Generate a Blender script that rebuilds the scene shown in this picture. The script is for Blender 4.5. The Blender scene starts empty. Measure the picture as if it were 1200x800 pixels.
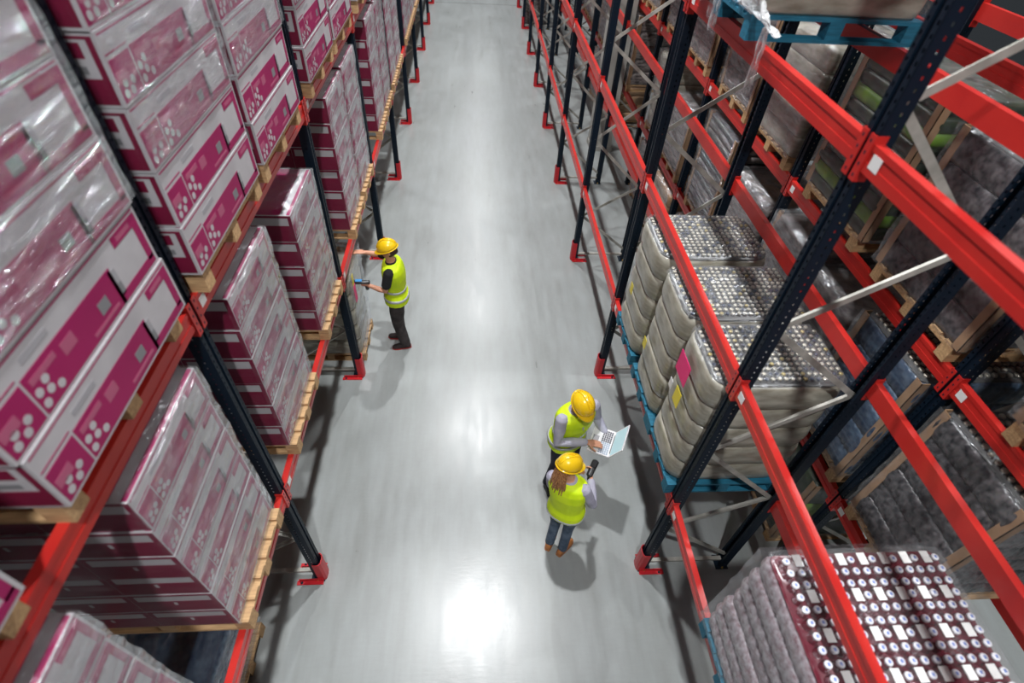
import bpy, math, random
from mathutils import Vector, Matrix, Euler, noise
R = math.radians
random.seed(7)
COL = bpy.context.scene.collection
SC = bpy.context.scene

# ------------------------------------------------------------------ camera
cam_d = bpy.data.cameras.new('camera'); cam = bpy.data.objects.new('camera', cam_d); COL.objects.link(cam)
CM = Matrix(((9.97319847e-01, 7.87233795e-04, -7.31608001e-02),
             (-5.18105192e-02, 7.13637846e-01, -6.98596232e-01),
             (5.16603572e-02, 7.00514386e-01, 7.11765974e-01)))
cam.matrix_world = Matrix.Translation((-0.12356701, 0, 5.8447822)) @ CM.to_4x4()
cam_d.sensor_width = 36; cam_d.lens = 623.7247 / 1200 * 36
cam_d.clip_start = 0.05; cam_d.clip_end = 200
cam_d.dof.use_dof = True; cam_d.dof.focus_distance = 6.3; cam_d.dof.aperture_fstop = 1.0
SC.camera = cam
SC.view_settings.view_transform = 'Standard'; SC.view_settings.look = 'None'
SC.view_settings.gamma = 1; SC.view_settings.exposure = 0.0; SC.view_settings.use_curve_mapping = False
# ------------------------------------------------------------------ world and lamps
w = bpy.data.worlds.new('world'); SC.world = w; w.use_nodes = True
w.node_tree.nodes['Background'].inputs[0].default_value = (.80, .90, 1.0, 1)
w.node_tree.nodes['Background'].inputs[1].default_value = 0.035
LAMP_Z, LAMP_P = 10.2, 345
def lamp(x, y, p=LAMP_P):
    l = bpy.data.lights.new('high_bay_light', 'AREA'); l.shape = 'DISK'; l.size = .28; l.energy = p; l.color = (.97, .985, 1); l.spread = R(140)
    o = bpy.data.objects.new('high_bay_light', l); o.location = (x, y, LAMP_Z); COL.objects.link(o)
for k in range(7): lamp(0.0, -1.55 + 6.35 * k)
for k in range(4): lamp(6.1, -1.55 + 6.35 * k, LAMP_P * .6)
for k in range(3): lamp(-6.4, -1.55 + 6.35 * k, LAMP_P * .25)

# ------------------------------------------------------------------ materials
def mat(name, col, rough=.6, metal=0., spec=.5, coat=0.):
    m = bpy.data.materials.new(name); m.use_nodes = True
    b = m.node_tree.nodes['Principled BSDF']
    b.inputs['Base Color'].default_value = (*col, 1); b.inputs['Roughness'].default_value = rough
    b.inputs['Metallic'].default_value = metal; b.inputs['Specular IOR Level'].default_value = spec
    b.inputs['Coat Weight'].default_value = coat
    return m
def N(m, t, **kw):
    n = m.node_tree.nodes.new(t)
    for k, v in kw.items():
        if k.startswith('i_'):
            n.inputs[k[2:].replace('_', ' ')].default_value = v
        else: setattr(n, k, v)
    return n
def L(m, a, b): m.node_tree.links.new(a, b)
def varied(name, c1, c2, scale=6, rough=.6, metal=0., spec=.5, stretch=(1, 1, 1), bump=0., detail=4, lo=.35, hi=.65, rr=0.):
    m = mat(name, c1, rough, metal, spec); b = m.node_tree.nodes['Principled BSDF']
    tc = N(m, 'ShaderNodeTexCoord'); mp = N(m, 'ShaderNodeMapping'); mp.inputs['Scale'].default_value = stretch
    L(m, tc.outputs['Object'], mp.inputs[0])
    nz = N(m, 'ShaderNodeTexNoise', i_Scale=scale, i_Detail=detail); L(m, mp.outputs[0], nz.inputs['Vector'])
    cr = N(m, 'ShaderNodeValToRGB'); L(m, nz.outputs[0], cr.inputs[0])
    cr.color_ramp.elements[0].position = lo; cr.color_ramp.elements[1].position = hi
    cr.color_ramp.elements[0].color = (*c1, 1); cr.color_ramp.elements[1].color = (*c2, 1)
    L(m, cr.outputs[0], b.inputs['Base Color'])
    if rr:
        mr = N(m, 'ShaderNodeMapRange'); mr.inputs[3].default_value = rough - rr; mr.inputs[4].default_value = rough + rr
        L(m, nz.outputs[0], mr.inputs[0]); L(m, mr.outputs[0], b.inputs['Roughness'])
    if bump:
        bp = N(m, 'ShaderNodeBump', i_Strength=bump, i_Distance=.01); L(m, nz.outputs[0], bp.inputs['Height']); L(m, bp.outputs[0], b.inputs['Normal'])
    return m
def film_mat(name, cover=.35, tint=(.8, .82, .84), scale=5, rough=.16, stretch=(1, 1, 6), milky=.5, bs=.7, bd=.02):
    """wrinkled stretch film: transparent with milky folds and glossy creases"""
    m = bpy.data.materials.new(name); m.use_nodes = True; nt = m.node_tree; nt.nodes.clear()
    out = N(m, 'ShaderNodeOutputMaterial')
    tc = N(m, 'ShaderNodeTexCoord'); mp = N(m, 'ShaderNodeMapping'); mp.inputs['Scale'].default_value = stretch
    mp.inputs['Rotation'].default_value = (R(14), R(9), 0)
    L(m, tc.outputs['Object'], mp.inputs[0])
    nz = N(m, 'ShaderNodeTexNoise', i_Scale=scale, i_Detail=5, i_Distortion=.6); L(m, mp.outputs[0], nz.inputs['Vector'])
    bp = N(m, 'ShaderNodeBump', i_Strength=bs, i_Distance=bd); L(m, nz.outputs[0], bp.inputs['Height'])
    gl = N(m, 'ShaderNodeBsdfGlossy', i_Roughness=rough); gl.inputs['Color'].default_value = (.9, .93, .97, 1); L(m, bp.outputs[0], gl.inputs['Normal'])
    df = N(m, 'ShaderNodeBsdfDiffuse'); df.inputs['Color'].default_value = (*tint, 1); L(m, bp.outputs[0], df.inputs['Normal'])
    tr = N(m, 'ShaderNodeBsdfTransparent')
    mx = N(m, 'ShaderNodeMixShader'); mx.inputs[0].default_value = 1 - milky; L(m, df.outputs[0], mx.inputs[1]); L(m, gl.outputs[0], mx.inputs[2])
    mr = N(m, 'ShaderNodeMapRange'); mr.inputs[1].default_value = .3; mr.inputs[2].default_value = .72
    mr.inputs[3].default_value = cover * .45; mr.inputs[4].default_value = min(1, cover * 1.7); L(m, nz.outputs[0], mr.inputs[0])
    lw = N(m, 'ShaderNodeLayerWeight'); lw.inputs[0].default_value = .5
    ma = N(m, 'ShaderNodeMath', operation='MULTIPLY_ADD'); L(m, lw.outputs['Facing'], ma.inputs[0]); ma.inputs[1].default_value = 1.9; ma.inputs[2].default_value = .12
    mu = N(m, 'ShaderNodeMath', operation='MULTIPLY', use_clamp=True); L(m, mr.outputs[0], mu.inputs[0]); L(m, ma.outputs[0], mu.inputs[1])
    m2 = N(m, 'ShaderNodeMixShader'); L(m, mu.outputs[0], m2.inputs[0]); L(m, tr.outputs[0], m2.inputs[1]); L(m, mx.outputs[0], m2.inputs[2])
    L(m, m2.outputs[0], out.inputs[0])
    return m
def post_mat():
    """navy paint with rows of punched holes"""
    m = mat('navy_perforated_paint', (.002, .009, .020), .5, .0, .3); nt = m.node_tree; b = nt.nodes['Principled BSDF']; out = nt.nodes['Material Output']
    tc = N(m, 'ShaderNodeTexCoord'); sp = N(m, 'ShaderNodeSeparateXYZ'); L(m, tc.outputs['Object'], sp.inputs[0])
    def M(op, a, bb=None):
        n = N(m, 'ShaderNodeMath', operation=op)
        for i, v in enumerate((a, bb)):
            if v is None: continue
            if isinstance(v, (int, float)): n.inputs[i].default_value = v
            else: L(m, v, n.inputs[i])
        return n.outputs[0]
    fz = M('LESS_THAN', M('ABSOLUTE', M('SUBTRACT', M('FRACT', M('MULTIPLY', sp.outputs[2], 20)), .5)), .17)
    fy = M('LESS_THAN', M('ABSOLUTE', M('SUBTRACT', M('ABSOLUTE', sp.outputs[1]), .034)), .006)
    fx = M('LESS_THAN', M('ABSOLUTE', M('SUBTRACT', M('ABSOLUTE', sp.outputs[0]), .05)), .006)
    hole = M('MULTIPLY', fz, M('MAXIMUM', fy, fx))
    tr = N(m, 'ShaderNodeBsdfTransparent'); mx = N(m, 'ShaderNodeMixShader')
    L(m, hole, mx.inputs[0]); L(m, b.outputs[0], mx.inputs[1]); L(m, tr.outputs[0], mx.inputs[2]); L(m, mx.outputs[0], out.inputs[0])
    return m
M_ = {}
M_['post'] = post_mat()
M_['beam'] = varied('red_orange_beam_paint', (.48, .018, .016), (.56, .028, .021), 3, .32, spec=.5)
M_['guard'] = varied('red_guard_paint', (.50, .010, .018), (.58, .014, .024), 5, .45)
M_['navy'] = mat('navy_paint', (.003, .013, .028), .5)
M_['zinc'] = varied('galvanised_steel', (.36, .35, .31), (.52, .50, .45), 9, .45, .25)
M_['bolt'] = mat('yellow_zinc', (.55, .36, .08), .4, .6)
M_['wood'] = varied('pallet_wood', (.42, .25, .12), (.62, .40, .20), 7, .75, stretch=(1, 8, 8), bump=.2)
M_['teal'] = varied('teal_painted_wood', (.008, .11, .18), (.015, .17, .27), 7, .7, stretch=(1, 6, 6))
M_['white'] = varied('carton_white', (.40, .385, .40), (.48, .465, .48), 4, .55)
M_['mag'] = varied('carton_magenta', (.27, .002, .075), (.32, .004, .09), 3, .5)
M_['mag_shade'] = varied('carton_magenta_shaded', (.15, .003, .028), (.19, .005, .038), 3, .55)  # carton magenta with the shade of end and back faces put into it
M_['pink'] = mat('carton_faded_pink', (.40, .09, .17), .6)
M_['gray'] = mat('carton_grey_print', (.20, .20, .21), .6)
M_['lgray'] = mat('carton_light_grey_print', (.34, .33, .35), .6)
M_['board'] = varied('brown_cardboard', (.32, .19, .10), (.42, .26, .15), 5, .8)
M_['paper'] = mat('white_label', (.8, .8, .78), .6)
M_['pinkp'] = mat('pink_label', (.85, .01, .18), .5)
M_['yelp'] = mat('yellow_label', (.80, .66, .04), .5)
M_['film'] = film_mat('stretch_film_thick', .27, (.8, .82, .84), 6, .17, (1, .8, 2.2), .25, 1, .05)
M_['filmthin'] = film_mat('stretch_film_thin', .24, (.8, .82, .84), 7, .12, (1.6, .5, 3), .12, 1, .09)
M_['filmsheet'] = film_mat('loose_film', .42, (.85, .85, .85), 9, .2, (1, 1, 1), .6)
M_['filmclear'] = film_mat('clear_taut_film', .05, scale=3, rough=.1, milky=.1)
M_['filmtop'] = film_mat('film_over_caps', .12, scale=7, stretch=(2, 2, 2), milky=.5)
M_['milky'] = varied('milky_wrapped_bottles', (.24, .22, .17), (.44, .42, .35), 5, .28, spec=.6, stretch=(1, 1, 3), bump=.5)
M_['milkyred'] = varied('wrapped_red_drink_bottles', (.24, .16, .18), (.44, .40, .43), 34, .3, stretch=(1, 1, 1), bump=.4)
M_['greywrap'] = varied('grey_wrapped_goods', (.05, .042, .042), (.27, .235, .225), 9, .35, stretch=(1, 1, 3), bump=.8, detail=7)
M_['darkwrap'] = varied('dark_wrapped_bottles', (.006, .007, .011), (.13, .12, .125), 22, .3, bump=.4)
M_['bluewrap'] = varied('blue_wrapped_bottles', (.008, .03, .08), (.10, .16, .24), 7, .5, stretch=(1, 1, 3), bump=.4)
M_['greenwrap'] = varied('dark_green_goods', (.01, .015, .01), (.03, .05, .02), 9, .4)
M_['lime'] = varied('lime_green_crates', (.09, .20, .02), (.20, .36, .03), 5, .5)
M_['silver'] = mat('silver_cap', (.50, .47, .40), .3, .4)
M_['bodyblue'] = mat('dark_blue_glass', (.07, .07, .07), .3)
M_['capwhite'] = mat('white_cap', (.72, .72, .76), .4)
M_['capblue'] = mat('blue_cap_print', (.12, .2, .5), .4)
M_['cola'] = mat('dark_red_bottle', (.12, .008, .02), .2)
M_['bluecap'] = mat('dark_blue_cap', (.035, .045, .08), .35)
M_['amber'] = mat('amber_cap', (.42, .34, .15), .35, .4)
M_['hat'] = mat('yellow_hard_hat', (.95, .60, .012), .22, coat=.5)
M_['vest'] = varied('hi_vis_yellow', (.62, .86, .0), (.74, .95, .01), 8, .65, bump=.3)
M_['band'] = mat('reflective_silver', (.55, .57, .58), .4, .2)
M_['skin'] = mat('skin', (.62, .30, .19), .5)
M_['lips'] = mat('lips', (.42, .12, .10), .5)
M_['eyew'] = mat('eye_white', (.8, .8, .8), .3)
M_['black'] = mat('black_cloth', (.012, .012, .014), .85)
M_['trousers'] = varied('charcoal_brown_trousers', (.020, .016, .016), (.05, .04, .04), 12, .9)
M_['navytr'] = varied('navy_trousers', (.006, .008, .02), (.014, .016, .03), 9, .85)
M_['jeans'] = varied('blue_grey_jeans', (.045, .075, .12), (.11, .15, .21), 14, .85)
M_['shirt'] = varied('pale_lilac_grey_shirt', (.36, .35, .44), (.46, .45, .54), 8, .8, bump=.3)
M_['tan'] = mat('tan_leather', (.45, .17, .05), .55)
M_['shoe'] = mat('dark_shoe_leather', (.03, .02, .02), .5)
M_['sole'] = mat('red_sole', (.45, .03, .03), .6)
M_['hairb'] = varied('auburn_hair', (.22, .08, .025), (.55, .27, .10), 30, .5, stretch=(3, 3, 1))
M_['haird'] = mat('dark_brown_hair', (.05, .022, .015), .6)
M_['plastic'] = mat('black_plastic', (.02, .02, .022), .35)
M_['bluep'] = mat('blue_plastic', (.05, .25, .55), .35)
M_['lapw'] = mat('white_laptop_shell', (.82, .80, .82), .35)
M_['lapkey'] = mat('laptop_keys', (.10, .10, .12), .5)
M_['lapkeyl'] = mat('laptop_light_keys', (.35, .42, .52), .5)
sm = mat('laptop_screen', (.35, .48, .52), .15); M_['screen'] = sm
sb = sm.node_tree.nodes['Principled BSDF']; sb.inputs['Emission Color'].default_value = (.45, .68, .72, 1); sb.inputs['Emission Strength'].default_value = .35
def floor_mat():
    m = mat('polished_concrete', (.3, .3, .3), .3, 0, .9); b = m.node_tree.nodes['Principled BSDF']
    tc = N(m, 'ShaderNodeTexCoord')
    def nz(scale, det, st):
        mp = N(m, 'ShaderNodeMapping'); mp.inputs['Scale'].default_value = st; L(m, tc.outputs['Object'], mp.inputs[0])
        n = N(m, 'ShaderNodeTexNoise', i_Scale=scale, i_Detail=det, i_Roughness=.6); L(m, mp.outputs[0], n.inputs['Vector']); return n.outputs[0]
    a = nz(.9, 5, (1, .6, 1)); c = nz(9, 6, (1, .25, 1)); d = nz(2.2, 3, (3, .3, 1)); e = nz(26, 4, (.35, 1.4, 1))
    mx = N(m, 'ShaderNodeMix', data_type='FLOAT'); mx.inputs[0].default_value = .42; L(m, a, mx.inputs[2]); L(m, c, mx.inputs[3])
    my = N(m, 'ShaderNodeMix', data_type='FLOAT'); my.inputs[0].default_value = .35; L(m, mx.outputs[0], my.inputs[2]); L(m, d, my.inputs[3])
    mz = N(m, 'ShaderNodeMix', data_type='FLOAT'); mz.inputs[0].default_value = .10; L(m, my.outputs[0], mz.inputs[2]); L(m, e, mz.inputs[3])
    cr = N(m, 'ShaderNodeValToRGB'); L(m, mz.outputs[0], cr.inputs[0])
    E = cr.color_ramp.elements; E[0].position = .34; E[0].color = (.25, .262, .25, 1); E[1].position = .66; E[1].color = (.335, .36, .36, 1)
    L(m, cr.outputs[0], b.inputs['Base Color'])
    mr = N(m, 'ShaderNodeMapRange'); mr.inputs[1].default_value = .35; mr.inputs[2].default_value = .65; mr.inputs[3].default_value = .26; mr.inputs[4].default_value = .38
    L(m, mz.outputs[0], mr.inputs[0]); L(m, mr.outputs[0], b.inputs['Roughness'])
    bp = N(m, 'ShaderNodeBump', i_Strength=.12, i_Distance=.004); L(m, e, bp.inputs['Height']); L(m, bp.outputs[0], b.inputs['Normal'])
    return m
M_['floor'] = floor_mat()
M_['conc'] = varied('column_concrete', (.34, .33, .30), (.42, .41, .37), 3, .8)
M_['joint'] = mat('joint_sealant', (.10, .10, .10), .7)

# ------------------------------------------------------------------ mesh helpers
class MB:
    def __init__(s): s.v = []; s.f = []; s.m = []; s.mats = []; s.sm = []
    def mi(s, k):
        if k not in s.mats: s.mats.append(k)
        return s.mats.index(k)
    def raw(s, vs, fs, k, smooth=False, M=None):
        o = len(s.v); i = s.mi(k)
        s.v += [tuple(M @ Vector(v)) if M else tuple(v) for v in vs]
        for f in fs: s.f.append([a + o for a in f]); s.m.append(i); s.sm.append(smooth)
        return s
    def box(s, x0, x1, y0, y1, z0, z1, k, M=None):
        vs = [(x0, y0, z0), (x1, y0, z0), (x1, y1, z0), (x0, y1, z0), (x0, y0, z1), (x1, y0, z1), (x1, y1, z1), (x0, y1, z1)]
        return s.raw(vs, [(3, 2, 1, 0), (4, 5, 6, 7), (0, 1, 5, 4), (1, 2, 6, 5), (2, 3, 7, 6), (3, 0, 4, 7)], k, False, M)
    def bar(s, p0, p1, a, b, k, side=(0, 1, 0)):
        p0 = Vector(p0); p1 = Vector(p1); z = (p1 - p0); l = z.length; z.normalize()
        x = Vector(side).cross(z).normalized(); y = z.cross(x)
        M = Matrix((x, y, z)).transposed().to_4x4(); M.translation = p0
        return s.box(-a / 2, a / 2, -b / 2, b / 2, 0, l, k, M)
    def loft(s, rings, k, cap=True, smooth=True, closed=True):
        n = len(rings[0]); vs = [p for r in rings for p in r]; fs = []
        for i in range(len(rings) - 1):
            for j in range(n if closed else n - 1):
                a = i * n + j; b = i * n + (j + 1) % n; fs.append((a, b, b + n, a + n))
        if cap: fs.append(tuple(reversed(range(n)))); fs.append(tuple(range((len(rings) - 1) * n, len(rings) * n)))
        return s.raw(vs, fs, k, smooth)
    def tube(s, pts, rad, k, n=12, flat=1., side=None):
        pts = [Vector(p) for p in pts]; rings = []
        if isinstance(rad, (int, float)): rad = [rad] * len(pts)
        px = None
        for i, p in enumerate(pts):
            t = (pts[min(i + 1, len(pts) - 1)] - pts[max(i - 1, 0)]).normalized()
            if px is None:
                ref = Vector(side) if side else (Vector((1, 0, 0)) if abs(t.x) < .8 else Vector((0, 1, 0)))
            else: ref = px
            x = (ref - t * ref.dot(t)).normalized(); y = t.cross(x); px = x
            rings.append([p + x * math.cos(2 * math.pi * j / n) * rad[i] + y * math.sin(2 * math.pi * j / n) * rad[i] * flat for j in range(n)])
        # rounded ends
        t0 = (pts[0] - pts[1]).normalized(); t1 = (pts[-1] - pts[-2]).normalized()
        e0 = [pts[0] + (q - pts[0]) * .6 + t0 * rad[0] * .6 * 1 for q in rings[0]]; e1 = [pts[-1] + (q - pts[-1]) * .6 + t1 * rad[-1] * .6 for q in rings[-1]]
        return s.loft([e0] + rings + [e1], k)
    def sphere(s, c, r, k, n=14, mfn=None):
        rx, ry, rz = (r, r, r) if isinstance(r, (int, float)) else r
        rings = []
        for i in range(1, n // 2):
            th = math.pi * i / (n // 2) - math.pi / 2
            rings.append([Vector((c[0] + rx * math.cos(th) * math.cos(2 * math.pi * j / n), c[1] + ry * math.cos(th) * math.sin(2 * math.pi * j / n), c[2] + rz * math.sin(th))) for j in range(n)])
        if mfn: rings = [[mfn(p) for p in r] for r in rings]
        return s.loft(rings, k)
    def lathe(s, c, prof, k, n=10, smooth=True):
        return s.loft([[Vector((c[0] + r * math.cos(2 * math.pi * j / n), c[1] + r * math.sin(2 * math.pi * j / n), c[2] + z)) for j in range(n)] for r, z in prof], k, True, smooth)
    def mesh(s, name):
        me = bpy.data.meshes.new(name); me.from_pydata(s.v, [], s.f)
        for k in s.mats: me.materials.append(M_[k])
        me.polygons.foreach_set('material_index', s.m); me.polygons.foreach_set('use_smooth', s.sm); me.update()
        return me
    def build(s, name, parent=None, loc=(0, 0, 0)):
        o = bpy.data.objects.new(name, s.mesh(name)); COL.objects.link(o); o.location = loc
        if parent: o.parent = parent
        return o
def tag(o, label, cat, group=None, kind=None):
    if label: o['label'] = label
    if cat: o['category'] = cat
    if group: o['group'] = group
    if kind: o['kind'] = kind
    return o
def empty(name, loc, label=None, cat=None, group=None, rz=0):
    o = bpy.data.objects.new(name, None); COL.objects.link(o); o.location = loc; o.rotation_euler = (0, 0, rz); o.empty_display_size = .1
    return tag(o, label, cat, group)
def inst(me, name, parent=None, loc=(0, 0, 0), rz=0, scale=None):
    o = bpy.data.objects.new(name, me); COL.objects.link(o); o.location = loc; o.rotation_euler = (0, 0, rz)
    if parent: o.parent = parent
    if scale: o.scale = scale
    return o
def kids(o): return [c for c in bpy.data.objects if c.parent == o]
def copy_tree(o, loc, label, group=None, rz=None, parent=None):
    c = o.copy(); COL.objects.link(c); c.location = loc
    if rz is not None: c.rotation_euler = (0, 0, rz)
    if label: c['label'] = label
    if group: c['group'] = group
    for ch in KIDS.get(o.name) or KIDS.setdefault(o.name, kids(o)):
        d = ch.copy(); COL.objects.link(d); d.parent = c
    return c
KIDS = {}
ORD = ['first', 'second', 'third', 'fourth', 'fifth', 'sixth', 'seventh', 'eighth', 'ninth', 'tenth', 'eleventh', 'twelfth', 'thirteenth', 'fourteenth', 'fifteenth', 'sixteenth', 'seventeenth', 'eighteenth', 'nineteenth', 'twentieth', 'twenty-first', 'twenty-second', 'twenty-third', 'twenty-fourth', 'twenty-fifth', 'twenty-sixth', 'twenty-seventh', 'twenty-eighth']

# ------------------------------------------------------------------ floor and column
fl = MB().box(-12, 14, -6, 60, -.2, 0, 'floor').build('floor'); fl['kind'] = 'structure'
jt = MB()
jt.box(-12, 14, 24.9, 24.93, 0, .002, 'joint')
j = jt.build('trim_1'); j['kind'] = 'structure'
c = MB(); c.box(2.72, 3.2, 12.2, 12.7, 0, 9, 'conc'); c.box(2.70, 3.22, 12.18, 12.72, 0, .12, 'conc')
col = c.build('concrete_column'); tag(col, None, None, None, 'structure')

# ------------------------------------------------------------------ racking
D = 2.8; YR, YL = 2.28, 2.29
XF, DEP = 1.685, 1.0       # aisle face of the front posts, frame depth
def post_mesh(h):
    m = MB(); t = .004
    for s in (-1, 1):
        a, b = sorted((s * .05, s * .018)); m.box(0, t, a, b, 0, h, 'post')
        a, b = sorted((s * .018, s * .014)); m.box(0, .014, a, b, 0, h, 'post')
        a, b = sorted((s * .05, s * .046)); m.box(0, .09, a, b, 0, h, 'post')
        a, b = sorted((s * .05, s * .025)); m.box(.088, .092, a, b, 0, h, 'post')
    m.box(.012, .016, -.016, .016, 0, h, 'post')
    return m.mesh('post')
PH = 7.6
PM = post_mesh(PH)
bm_ = MB()
FN = [.9, 2.25, 3.62, 5.0, 6.4]; RN = [.22, 1.46, 2.96, 4.25, 5.6, 7.0]
def brace_mesh(p0, p1):
    m = MB(); m.bar(p0, p1, .045, .006, 'zinc')
    m.bar(Vector(p0) + Vector((0, .016, 0)), Vector(p1) + Vector((0, .016, 0)), .006, .03, 'zinc')
    return m
def foot_mesh():
    m = MB(); m.box(-.01, .13, -.08, .08, 0, .008, 'navy'); m.box(.02, .08, -.055, .055, .008, .07, 'navy')
    for y in (-.068, .068): m.lathe((.06, y, .008), [(.011, 0), (.011, .012), (.006, .014), (.006, .03)], 'bolt', 6)
    return m.mesh('foot_plate')
FM = foot_mesh()
def make_frame():
    e = empty('upright_frame', (0, 0, 0), '-', 'rack frame', 'upright frames of the racking')
    inst(PM, 'post', e, (0, 0, 0)); inst(PM, 'post', e, (DEP, 0, 0), math.pi)
    inst(FM, 'foot_plate', e, (0, 0, 0)); inst(FM, 'foot_plate', e, (DEP, 0, 0), math.pi)
    m = MB(); m.box(.09, DEP - .09, -.02, .02, .10, .13, 'zinc'); m.build('brace', e)
    seq = []
    for i in range(5):
        seq += [(0, RN[i]), (1, FN[i])]
    seq.append((0, RN[5]))
    for (a, za), (b, zb) in zip(seq, seq[1:]):
        xa = DEP - .07 if a == 0 else .07; xb = DEP - .07 if b == 0 else .07
        brace_mesh((xa, 0, za), (xb, 0, zb)).build('brace', e)
    m = MB()
    for z in FN:
        for s in (-1, 1): m.lathe((.05, 0, z), [(.008, 0), (.008, .002)], 'bolt', 6)
    return e
frame0 = make_frame(); KIDS[frame0.name] = kids(frame0)
rows = [('right front rack', XF, YR, 1), ('second right rack', 3.27, YR, 1), ('left rack', -XF, YL, -1), ('second left rack', -3.27, YL, -1)]  # second left rack added, mostly unseen, to carry light-blocking loads
first = True
for rn, x, y0, s in rows:
    for k in range(0, 10):
        if (s < 0 and k == 9) or (rn == 'second left rack' and k > 3): continue
        lab = f'navy perforated upright frame of the {rn}, {ORD[k]} from camera'
        loc = (x, y0 + k * D, 0); rz = 0 if s > 0 else math.pi
        if first:
            frame0.location = loc; frame0['label'] = lab; first = False
        else: copy_tree(frame0, loc, lab, None, rz)
# guards
def guard_mesh():
    m = MB(); h = .37
    prof = [(.055, -.066), (-.008, -.066), (-.028, -.045), (-.033, 0), (-.028, .045), (-.008, .066), (.055, .066)]
    inn = [(.055, -.060), (-.004, -.060), (-.022, -.04), (-.026, 0), (-.022, .04), (-.004, .060), (.055, .060)]
    o = prof + inn[::-1]
    m.loft([[Vector((p[0], p[1], z)) for p in o] for z in (0, h)], 'guard', True, False)
    return m.mesh('shield')
def guard_foot(s):
    m = MB(); a, b = sorted((s * .067, s * .112)); m.box(0, .27, a, b, 0, .01, 'guard')
    a, b = sorted((s * .067, s * .074)); m.box(0, .25, a, b, .01, .05, 'guard')
    m.lathe((.22, s * .094, .01), [(.014, 0), (.014, .01), (.008, .012), (.008, .02)], 'navy', 6)
    return m.mesh('base_flange')
GS = guard_mesh(); GF = [guard_foot(-1), guard_foot(1)]
g0 = empty('post_guard', (XF, YR, 0), '-', 'post guard', 'red guards at the feet of the aisle posts')
inst(GS, 'shield', g0); inst(GF[0], 'base_flange', g0); inst(GF[1], 'base_flange', g0); KIDS[g0.name] = kids(g0)
for x, y0, s, nm in ((XF, YR, 1, 'right'), (-XF, YL, -1, 'left')):
    for k in range(10):
        if s < 0 and k == 9: continue
        lab = f'red guard at foot of the {ORD[k]} post from camera, {nm} of the aisle'
        if s > 0 and k == 0: g0['label'] = lab; continue
        copy_tree(g0, (x, y0 + k * D, 0), lab, None, 0 if s > 0 else math.pi)
# beams
BH = .13
def beam_parts():
    ln = D - .104
    m = MB(); m.box(.0, .045, -ln / 2, ln / 2, -BH / 2, BH / 2, 'beam'); m.box(-.004, 0, -ln / 2, ln / 2, -BH / 2, -BH / 2 + .05, 'beam'); m.box(-.004, 0, -ln / 2, ln / 2, BH / 2 - .03, BH / 2, 'beam')
    body = m.mesh('beam_profile')
    cs = []
    for s in (-1, 1):
        m = MB(); y0 = s * D / 2
        a, b = sorted((y0 - s * .051, y0 - s * .012)); m.box(-.012, -.006, a, b, -.12, .10, 'beam')
        a, b = sorted((y0 - s * .051, y0 - s * .056)); m.box(-.012, .05, a, b, -.12, .10, 'beam')
        for q in range(4):
            m.lathe((0, 0, 0), [(.004, 0), (.004, .001)], 'navy', 4) if False else m.box(-.0135, -.012, (a + b) / 2 - s * 0 + s * .02 - .005, (a + b) / 2 + s * .02 + .005, -.1 + q * .055, -.085 + q * .055, 'navy')
        cs.append(m.mesh('end_connector'))
    m = MB(); m.box(-.0055, -.0042, D / 2 - .16, D / 2 - .09, -.03, .035, 'paper'); lb = m.mesh('load_label')
    return body, cs, lb
BB, BC, BL = beam_parts()
def make_beam(label):
    e = empty('pallet_beam', (0, 0, 0), '-', 'rack beam', None)
    inst(BB, 'beam_profile', e); inst(BC[0], 'end_connector', e); inst(BC[1], 'end_connector', e)
    if label: inst(BL, 'load_label', e)['label'] = 'white label on the beam'
    KIDS[e.name] = kids(e)
    return e
lv = {'right front rack': (1.40, 3.10, 4.78), 'second right rack': (1.40, 3.10, 4.78), 'left rack': (1.69, 3.73), 'second left rack': (1.69, 3.73)}
LN = {3: ('lowest', 'middle', 'top'), 2: ('lower', 'upper')}
protoL = make_beam(True); protoN = make_beam(False); usedL = usedN = False
for rn, x, y0, s in rows:
    for side in ('aisle', 'rear'):
        for li, z in enumerate(lv[rn]):
            for k in range(-1, 9):
                if (side == 'rear' and s < 0 and k > 5) or (rn == 'second left rack' and k > 2): continue
                yc = y0 + (k + .5) * D
                xx = x if side == 'aisle' else x + s * DEP
                rz = 0 if (s > 0) == (side == 'aisle') else math.pi
                lab = f'red {LN[len(lv[rn])][li]} {"front" if side == "aisle" else "back"} beam of the {rn}, {ORD[k + 1]} bay from camera'
                grp = f'red beams of the {rn}'
                if side == 'aisle' and x > -3:
                    if not usedL: o = protoL; usedL = True; o.location = (xx, yc, z); o.rotation_euler = (0, 0, rz); o['label'] = lab; o['group'] = grp
                    else: o = copy_tree(protoL, (xx, yc, z), lab, grp, rz)
                else:
                    if not usedN: o = protoN; usedN = True; o.location = (xx, yc, z); o.rotation_euler = (0, 0, rz); o['label'] = lab; o['group'] = grp
                    else: o = copy_tree(protoN, (xx, yc, z), lab, grp, rz)

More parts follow.
